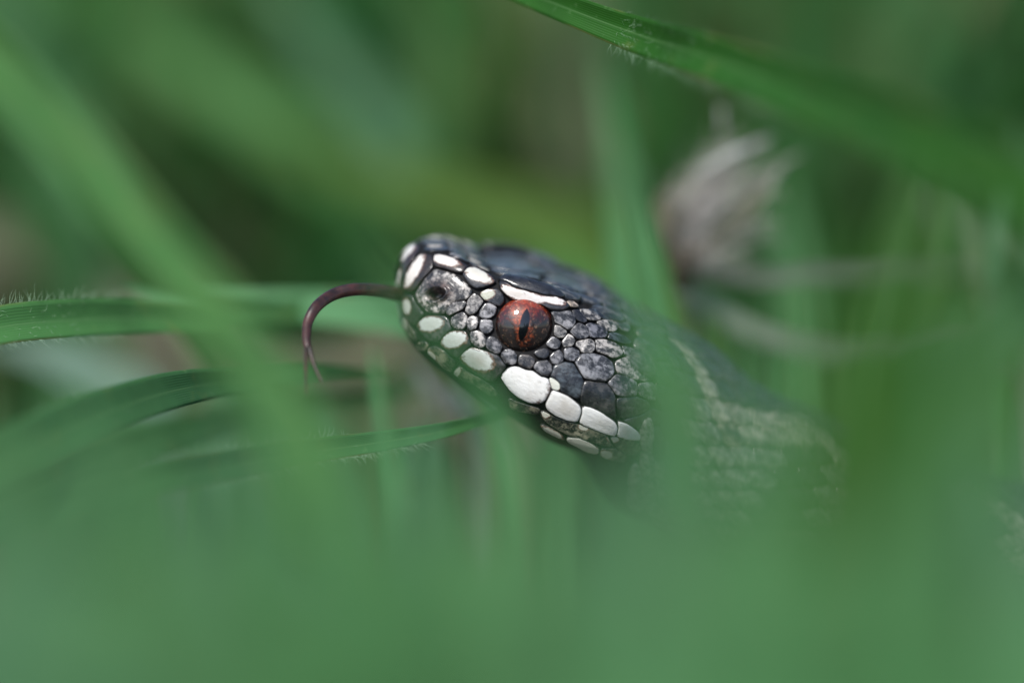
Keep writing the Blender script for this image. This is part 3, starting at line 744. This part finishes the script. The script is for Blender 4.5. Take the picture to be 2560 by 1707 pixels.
blade([(300,720,188),(520,752,189),(760,770,190),(960,785,192),(1150,800,196),(1350,900,204)], 3.4, (.15,.36,.16), 'broad pale bluish leaf out of focus behind the tongue', roll=25, fold=.2, tip='start', root='end')
# in front of the snake, out of focus
blade([(-250,-40,147),(130,320,144),(385,620,141),(585,860,138),(760,1150,135),(900,1500,130),(980,1900,126)], 2.9, (.062,.195,.045),
      'wide blurred grass blade leaning in front of the level hairy blade', fold=.5, roll=12, root='end')
blade([(880,600,141),(1000,745,142),(1110,865,143),(1195,965,144),(1260,1100,144),(1310,1350,142),(1330,1800,140)], 1.75, G_LIGHT,
      'thin blurred grass blade veiling the white lip of the snake', tip='start', root='end')
blade([(1555,520,137),(1605,740,137),(1655,950,137),(1700,1150,137),(1740,1500,136),(1750,1900,134)], 3.3, G_LIGHT,
      'blurred upright grass blade hiding the back of the snake jaw', tip='start', root='end')
blade([(1820,700,128),(1800,950,126),(1790,1200,124),(1780,1500,122),(1770,1900,120)], 1.6, G_MID, 'thin blurred blade crossing the scaly neck of the snake', tip='start')
blade([(2640,700,140),(2420,920,138),(2230,1150,136),(2080,1450,134),(1990,1900,132)], 4.2, G_BLUE, 'bluish blurred grass blade crossing the snake body where it leaves the clearing', root='end')
blade([(1090,1000,150),(1020,1250,140),(985,1500,130),(960,1900,124)], 2.6, G_BLUE, 'blurred grass blade standing below the snake chin', tip='start')
blade([(930,860,158),(955,1050,156),(985,1250,152),(1010,1700,148)], 1.5, G_LIGHT, 'slim blurred grass blade between the tongue and the chin', tip='start')
FC = [G_LIGHT, G_MID, G_BLUE, (.048,.18,.052)]
for i, (x, yt, wd, c) in enumerate(((1900,1010,3.4,G_LIGHT),(2080,1060,3.6,G_MID),(2260,1090,3.8,G_LIGHT),(2420,1010,4.0,G_MID))):
    blade([(x + 60, yt - 60, 124), (x + 30, yt + 120, 123), (x, yt + 400, 122), (x - 20, 2000, 120)], wd, c, ['light green blurred blade standing just past the snake neck', 'mid green blurred blade before the middle of the snake body', 'broad light blurred blade before the snake body beside the bluish blade', 'broad mid green blurred blade before the far end of the snake body'][i], tip='start', seg=24, roll=10)
for i, (x, yt, wd, c) in enumerate(((60,1120,3.4,G_MID),(240,1090,3.6,G_BLUE),(430,1120,3.2,G_MID),(640,1160,3.0,G_LIGHT))):
    blade([(x - 60, yt - 60, 128), (x - 20, yt + 120, 127), (x, yt + 400, 126), (x + 20, 2000, 124)], wd, c, ['mid green blurred blade before the foot of the broad hairy leaf', 'bluish blurred blade before the middle of the broad hairy leaf', 'mid green blurred blade before the hairy edged narrow blade', 'light green blurred blade beside the foot of the leaning blade'][i], tip='start', seg=24, roll=10)
VEIL = [(-40,880,2.2,G_MID,118),(150,960,1.8,G_LIGHT,122),(330,900,1.6,G_MID,120),(520,1000,1.8,G_BLUE,124),(700,1010,2.0,G_MID,120),(860,1060,1.8,G_LIGHT,126),(1090,1130,2.2,G_MID,124),(1230,1150,2.4,G_LIGHT,122),(1380,1120,2.4,G_MID,120),(1520,1020,2.2,G_BLUE,120)]
for i, (x, yt, wd, c, d) in enumerate(VEIL):
    lx = rng.uniform(-110, 110)
    blade([(x + lx, yt, d), (x + lx * .5, yt + 200, d - 1), (x, yt + 450, d - 2), (x - lx * .2, 2000, d - 4)], wd, c, {G_MID: 'slim mid green blurred blade', G_LIGHT: 'slim light green blurred blade', G_BLUE: 'slim bluish blurred blade'}[c] + ' rising from the soft mass before the snake', 'slim blurred blades before the snake', tip='start', seg=24, roll=rng.uniform(-15, 15))
RIGHT = [([(1745,700,130),(1735,880,130),(1730,1060,129),(1725,1400,128),(1720,1900,126)], 1.0, G_LIGHT, 'light slim blurred leaf before the start of the snake neck'),
 ([(2330,330,118),(2290,600,118),(2250,850,118),(2200,1200,118),(2160,1900,116)], 4.6, (.030,.125,.010), 'dark green blurred leaf standing in front of the snake body'),
 ([(2080,600,122),(2075,850,122),(2060,1100,121),(2040,1500,120),(2030,1900,118)], 2.4, (.045,.165,.025), 'deep green slim blurred leaf beside the dark leaf before the body'),
 ([(2560,380,116),(2520,700,116),(2490,1000,116),(2470,1400,115),(2460,1900,114)], 4.4, (.035,.135,.014), 'dark green blurred leaf past the end of the snake body'),
 ([(1960,760,124),(1930,950,124),(1910,1150,123),(1890,1500,122),(1880,1900,120)], 2.2, G_MID, 'mid green slim blurred leaf before the neck stripe')]
for pts, wd, c, lb in RIGHT: blade(pts, wd, c, lb, tip='start', seg=28, roll=12)
LOWF = [f'{t} blurred grass blade of the soft mass in front of the snake' for t in ('light green', 'mid green', 'bluish green', 'deep green')]
k = 0
for row, (d0, ytop, n_) in enumerate(((112, 1150, 15), (98, 1270, 15), (86, 1400, 13))):
    for i in range(n_):
        x = -250 + 3060 * (i + rng.uniform(.2, .8)) / n_; d = d0 + rng.uniform(-6, 6)
        yt = ytop + rng.uniform(-110, 130)
        if 700 < x < 1450 and row == 0: yt += 150
        if x > 1500 and row == 0: yt -= 140
        if x < 350 and row == 0: yt -= 60
        ln_ = rng.uniform(-320, 320); ck = int(rng.integers(0, 4))
        blade([(x + ln_, yt, d), (x + ln_ * .55, yt + 220, d - 1), (x + ln_ * .2, yt + 500, d - 2), (x, 2100, d - 3)], rng.uniform(3.2, 5.2),
              FC[ck], LOWF[ck], 'blurred grass blades in front of the snake', roll=rng.uniform(-25, 25), tip='start', seg=24)
# behind the snake, out of focus
BG = [
 ([(60,-150,285),(430,150,282),(800,390,278),(1120,590,274),(1500,900,232),(1800,1500,230)], 9.0, (.085,.25,.06), 'wide blurred light grass blade slanting behind the snake snout', 'start'),
 ([(620,-200,270),(760,60,268),(980,330,264),(1150,560,260),(1350,1100,256)], 6.0, G_BLUE, 'blurred bluish grass blade arching behind the light slanting blade', 'start'),
 ([(1330,-200,300),(1395,120,298),(1450,400,296),(1500,640,294),(1560,1000,292),(1600,1600,290)], 8.0, (.155,.17,.095), 'blurred straw coloured dead blade standing behind the snake crown', None),
 ([(1500,120,222),(1545,380,220),(1580,600,218),(1600,800,217),(1620,1300,216)], 3.2, G_LIGHT, 'blurred upright green blade beside the straw coloured dead blade', 'start'),
 ([(1000,-150,262),(1085,80,260),(1100,260,258),(1080,500,257),(1060,1200,255)], 3.6, (.03,.11,.015), 'dark blurred blade far behind the snake snout', None),
 ([(620,330,256),(950,450,254),(1250,540,252),(1500,660,250),(1700,1000,248),(1750,1500,246)], 8.0, OLIVE, 'wide dark olive grass leaf just behind the snake head', 'start'),
 ([(-250,560,285),(30,640,282),(250,740,280),(450,900,278),(600,1300,276)], 5.0, PINKB, 'blurred brownish dead leaf under the leaning blade', None),
 ([(250,330,330),(440,520,298),(640,660,296),(840,900,294),(900,1400,292)], 5.0, (.10,.13,.05), 'blurred dull brown blade in the gap behind the leaning blade', None),
 ([(-150,-200,285),(60,100,283),(160,400,281),(200,800,279),(220,1400,277)], 7.0, G_MID, 'blurred mid green blade behind the top of the leaning blade', None),
 ([(2080,-200,300),(2050,100,298),(2060,400,296),(2080,800,294),(2100,1500,292)], 13.0, G_DARK, 'wide dark grass leaf above the slanting hairy blade', None),
 ([(2500,-200,310),(2440,150,308),(2400,500,306),(2380,900,304),(2370,1500,302)], 15.0, (.03,.11,.015), 'very wide dark leaf behind the snake body', None),
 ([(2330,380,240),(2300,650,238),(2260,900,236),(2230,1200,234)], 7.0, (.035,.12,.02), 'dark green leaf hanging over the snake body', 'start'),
 ([(1950,420,230),(1980,620,228),(2010,850,226),(2030,1300,224)], 4.5, G_MID, 'mid green blurred blade behind the withered flower head', 'start'),
 ([(1690,720,197),(1790,775,196),(1900,835,196),(2120,890,200),(2500,930,212)], 1.3, (.36,.40,.32), 'pale dry stalk curving down below the withered flower head', None),
 ([(1735,668,196),(1830,690,195),(1940,695,195),(2120,690,200),(2500,760,214)], 1.0, (.36,.39,.30), 'pale dry stalk lying nearly level below the withered flower head', None),
 ([(2300,440,260),(2380,510,258),(2440,600,256),(2520,900,254)], 3.0, (.20,.28,.17), 'pale blurred blade tip showing against the dark leaves', 'start'),
 ([(2600,300,250),(2560,480,248),(2530,700,246),(2500,1200,244)], 3.2, G_BLUE, 'pale bluish blade beside the dark leaves', 'start'),
 ([(560,900,221),(720,915,222),(900,900,224),(1050,880,226)], 2.6, PINKB, 'pinkish brown dead leaf behind the tip of the tongue', 'both'),
 ([(880,1080,222),(980,1070,222),(1080,1050,223),(1230,1000,225)], 2.0, PINKB, 'pinkish brown dead leaf lying behind the chin', 'both'),
 ([(1270,1060,220),(1340,1120,220),(1370,1200,220),(1390,1290,221)], 2.4, (.26,.21,.19), 'pinkish dead leaf hanging below the snake jaw', 'both'),
 ([(1120,1040,218),(1180,1120,218),(1200,1220,218),(1200,1320,218)], 1.8, PINKB, 'small brown dead leaf standing below the chin', 'both'),
 ([(1040,900,200),(1075,960,200),(1130,1010,201),(1200,1040,203)], 1.4, (.34,.36,.36), 'pale grey dry scrap behind the snake throat', 'both'),
 ([(-60,860,215),(120,890,214),(260,960,213),(380,1060,212)], 3.6, (.16,.26,.20), 'pale bluish blade between the two hairy leaves', 'both'),
 ([(850,-180,320),(900,150,318),(920,500,316),(900,1000,314)], 8.0, G_MID, 'blurred mid green leaf far behind the tongue', None),
 ([(430,-200,330),(380,150,328),(350,500,326),(340,1100,324)], 8.0, G_BLUE, 'pale bluish leaf far behind the leaning blade', None),
 ([(1700,-200,330),(1720,150,328),(1760,500,326),(1780,1100,324)], 9.0, (.045,.13,.025), 'dark green leaf far behind the withered flower head', None),
]
for pts, wd, c, lb, tp in BG:
    low = pts[-1][1] > 1000
    blade(pts, wd, c, lb, roll=rng.uniform(-20, 20), fold=.2, tip=tp, root='end', seg=28, mat=M_DRY if c[0] > .15 and c[1] < .37 and c[0] > c[1] * .8 else None,
          cat='dead leaf' if 'dead' in lb else ('stalk' if 'stalk' in lb else 'grass blade'), name='dead_leaf' if 'dead' in lb else ('dry_stalk' if 'stalk' in lb else 'grass_blade'))

k = 0
for i in range(27):
    x = -400 + 3300 * (i + rng.uniform(.2, .8)) / 27; d = rng.uniform(310, 420); ln_ = rng.uniform(-350, 350)
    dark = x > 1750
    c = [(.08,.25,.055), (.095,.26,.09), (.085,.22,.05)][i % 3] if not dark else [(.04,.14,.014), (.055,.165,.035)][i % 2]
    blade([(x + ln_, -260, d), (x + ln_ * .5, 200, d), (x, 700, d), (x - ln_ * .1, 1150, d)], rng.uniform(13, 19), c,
          'broad dark leaf of the far background' if dark else ['broad mid green leaf of the far background', 'broad bluish leaf of the far background', 'broad dull green leaf of the far background'][i % 3],
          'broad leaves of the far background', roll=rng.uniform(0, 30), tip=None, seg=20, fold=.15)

for i in range(16):               # green blades growing between the snake and the far leaves, seen under the chin
    x = 380 + 1250 * (i + rng.uniform(.1, .9)) / 16; d = rng.uniform(222, 262); ln_ = rng.uniform(-160, 160)
    blade([(x + ln_, rng.uniform(820, 960), d), (x + ln_ * .4, 1080, d), (x, 1300, d), (x, 1500, d)], rng.uniform(3.5, 5.5), [G_LIGHT, G_MID, G_BLUE][i % 3],
          ['light green blurred blade growing behind the chin and tongue', 'mid green blurred blade growing behind the chin and tongue', 'bluish blurred blade growing behind the chin and tongue'][i % 3], 'blurred blades growing behind the chin', tip='start', seg=18, roll=rng.uniform(-20, 20))

# ------------------------------------------------------------------ withered flower head
fb = P(1715, 640, 197); fh = empty('withered_flower_head', np.array([fb[0], fb[1], -2]))
tag(fh, 'withered brown flower head with pale papery bracts behind the snake neck', 'flower head')
v, f = tube([np.array([fb[0] + 4, fb[1] + 8, -2]), P(1760, 1200, 202), P(1730, 850, 199), P(1712, 690, 197)], [.7, .6, .5, .55], flat=1); mesh('stem', v, f, mat_plain('dry_stem', (.13,.10,.07), .7), fh)
def strip(pts, w0_, curl, colr, nm, mt):
    line = spline([P(*p) for p in pts], 14); v = []; ac = []
    for k_ in range(14):
        T = line[min(k_ + 1, 13)] - line[max(k_ - 1, 0)]; T /= np.linalg.norm(T); view = CF
        A = np.cross(T, view); A /= np.linalg.norm(A); hw_ = w0_ * math.sin(math.pi * (.08 + .9 * k_ / 13)) ** .6
        for c in (-1, -.5, 0, .5, 1): v.append(line[k_] + A * c * hw_ - view * curl * (1 - c * c) * hw_); ac.append(c)
        for c in (1, .5, 0, -.5, -1): v.append(line[k_] + A * c * hw_ - view * (curl * (1 - c * c) * hw_ - .06)); ac.append(c)
    f = [(k_ * 10 + j, k_ * 10 + (j + 1) % 10, (k_ + 1) * 10 + (j + 1) % 10, (k_ + 1) * 10 + j) for k_ in range(13) for j in range(10)]
    f += [tuple(range(10)), tuple(range(130, 140))]
    return mesh(nm, v, f, mt, fh, attrs={'across': ac}, color=colr)
for px0, py0, px1, py1, bw, cc, bend in [
 (1700,690,1690,520,.55,(.13,.11,.08),-30),(1705,680,1670,470,.5,(.17,.13,.10),-38),(1712,670,1720,420,.45,(.20,.18,.14),-46),(1715,660,1745,480,.5,(.14,.12,.09),-20),
 (1725,640,1790,470,.5,(.36,.34,.34),-16),(1735,600,1830,500,.45,(.34,.33,.33),-14),(1735,460,1880,370,.60,(.50,.50,.48),-14),(1760,450,1930,345,.45,(.42,.41,.39),-10),
 (1740,640,1925,440,.42,(.22,.23,.16),34),(1745,650,1935,420,.22,(.34,.36,.28),46),(1730,630,1900,470,.5,(.18,.17,.12),12),(1860,470,2010,385,.35,(.26,.28,.22),-6),
 (1870,480,1960,420,.4,(.30,.31,.27),4),(1720,560,1850,430,.5,(.20,.18,.15),-18),(1700,560,1800,440,.4,(.17,.16,.12),-22),(1808,345,1803,262,.30,(.34,.34,.31),0),
 (1690,730,1720,610,.8,(.10,.075,.06),-4),(1702,735,1735,600,.7,(.12,.085,.065),8)]:
    mx_, my_ = (px0 + px1) / 2, (py0 + py1) / 2; L_ = math.hypot(px1 - px0, py1 - py0); nx_, ny_ = -(py1 - py0) / L_, (px1 - px0) / L_; dj = rng.uniform(-2, 2)
    strip([(px0, py0, 193), (px0 * .6 + mx_ * .4 + nx_ * bend * .6, py0 * .6 + my_ * .4 + ny_ * bend * .6, 192.5 + dj * .4), (mx_ * .5 + px1 * .5 + nx_ * bend * .8, my_ * .5 + py1 * .5 + ny_ * bend * .8, 192.5 + dj), (px1, py1, 193.5 + dj)],
          bw * .62, rng.uniform(.3, .9), cc, 'calyx' if py0 > 720 else 'bract', M_DRY)
hv, hf = [], []
for _ in range(420):
    a = np.array([rng.uniform(1670, 1760), rng.uniform(500, 700)]); L_ = rng.uniform(40, 260); an = R(-50 + rng.normal(0, 22))
    ps = [P(a[0] + math.cos(an) * L_ * s + rng.normal(0, 5), a[1] + math.sin(an) * L_ * s + rng.normal(0, 5), 193 + rng.normal(0, 2.5) * s) for s in (0, .5, 1)]
    b0 = len(hv)
    for p in ps: hv += [p + CU * .025, p - CU * .02 + CF * .025, p - CU * .02 - CF * .025]
    for s in range(2):
        for j in range(3): hf.append((b0 + s * 3 + j, b0 + s * 3 + (j + 1) % 3, b0 + s * 3 + 3 + (j + 1) % 3, b0 + s * 3 + 3 + j))
o = mesh('fluff', hv, hf, M_FLUFF, fh); o['kind'] = 'stuff'

# ------------------------------------------------------------------ the turf behind and around
def turf(n, region, label):
    V_, F_, TI, AC = [], [], [], []
    for _ in range(n):
        x, y = region()
        h = rng.uniform(45, 120); wd = rng.uniform(1.2, 2.6); a = rng.uniform(0, 2 * math.pi); lean = rng.uniform(.1, .9) * h
        dx, dy = math.cos(a), math.sin(a); sx, sy = -dy, dx
        tint = np.array([G_LIGHT, G_MID, G_DEEP, G_DARK, G_BLUE, G_MID, (.20, .19, .10)][int(rng.integers(0, 7))]) * rng.uniform(1.0, 1.6)
        b0 = len(V_)
        for s in (0, .3, .55, .8, 1):
            z = h * (s - .18 * s * s); r_ = lean * s * s; ww = wd * (1 - s ** 2.5) + .05
            for c in (-1, 0, 1):
                V_.append((x + dx * r_ + sx * ww * c - dx * (1 - abs(c)) * .4, y + dy * r_ + sy * ww * c - dy * (1 - abs(c)) * .4, z - 3)); TI.append(tint); AC.append(c)
        for s in range(4):
            for c in range(2): F_.append((b0 + s * 3 + c, b0 + s * 3 + c + 1, b0 + s * 3 + c + 4, b0 + s * 3 + c + 3))
    o = mesh('grass', V_, F_, M_TURF, attrs={'across': AC, 'tint': np.array(TI)}); tag(o, label, 'grass', kind='stuff')
def behind():
    y = 120 + 900 * rng.random() ** 1.3; return rng.uniform(-1, 1) * (110 + y * .45), y
turf(6000, behind, 'dense blurred green grass filling the whole background')
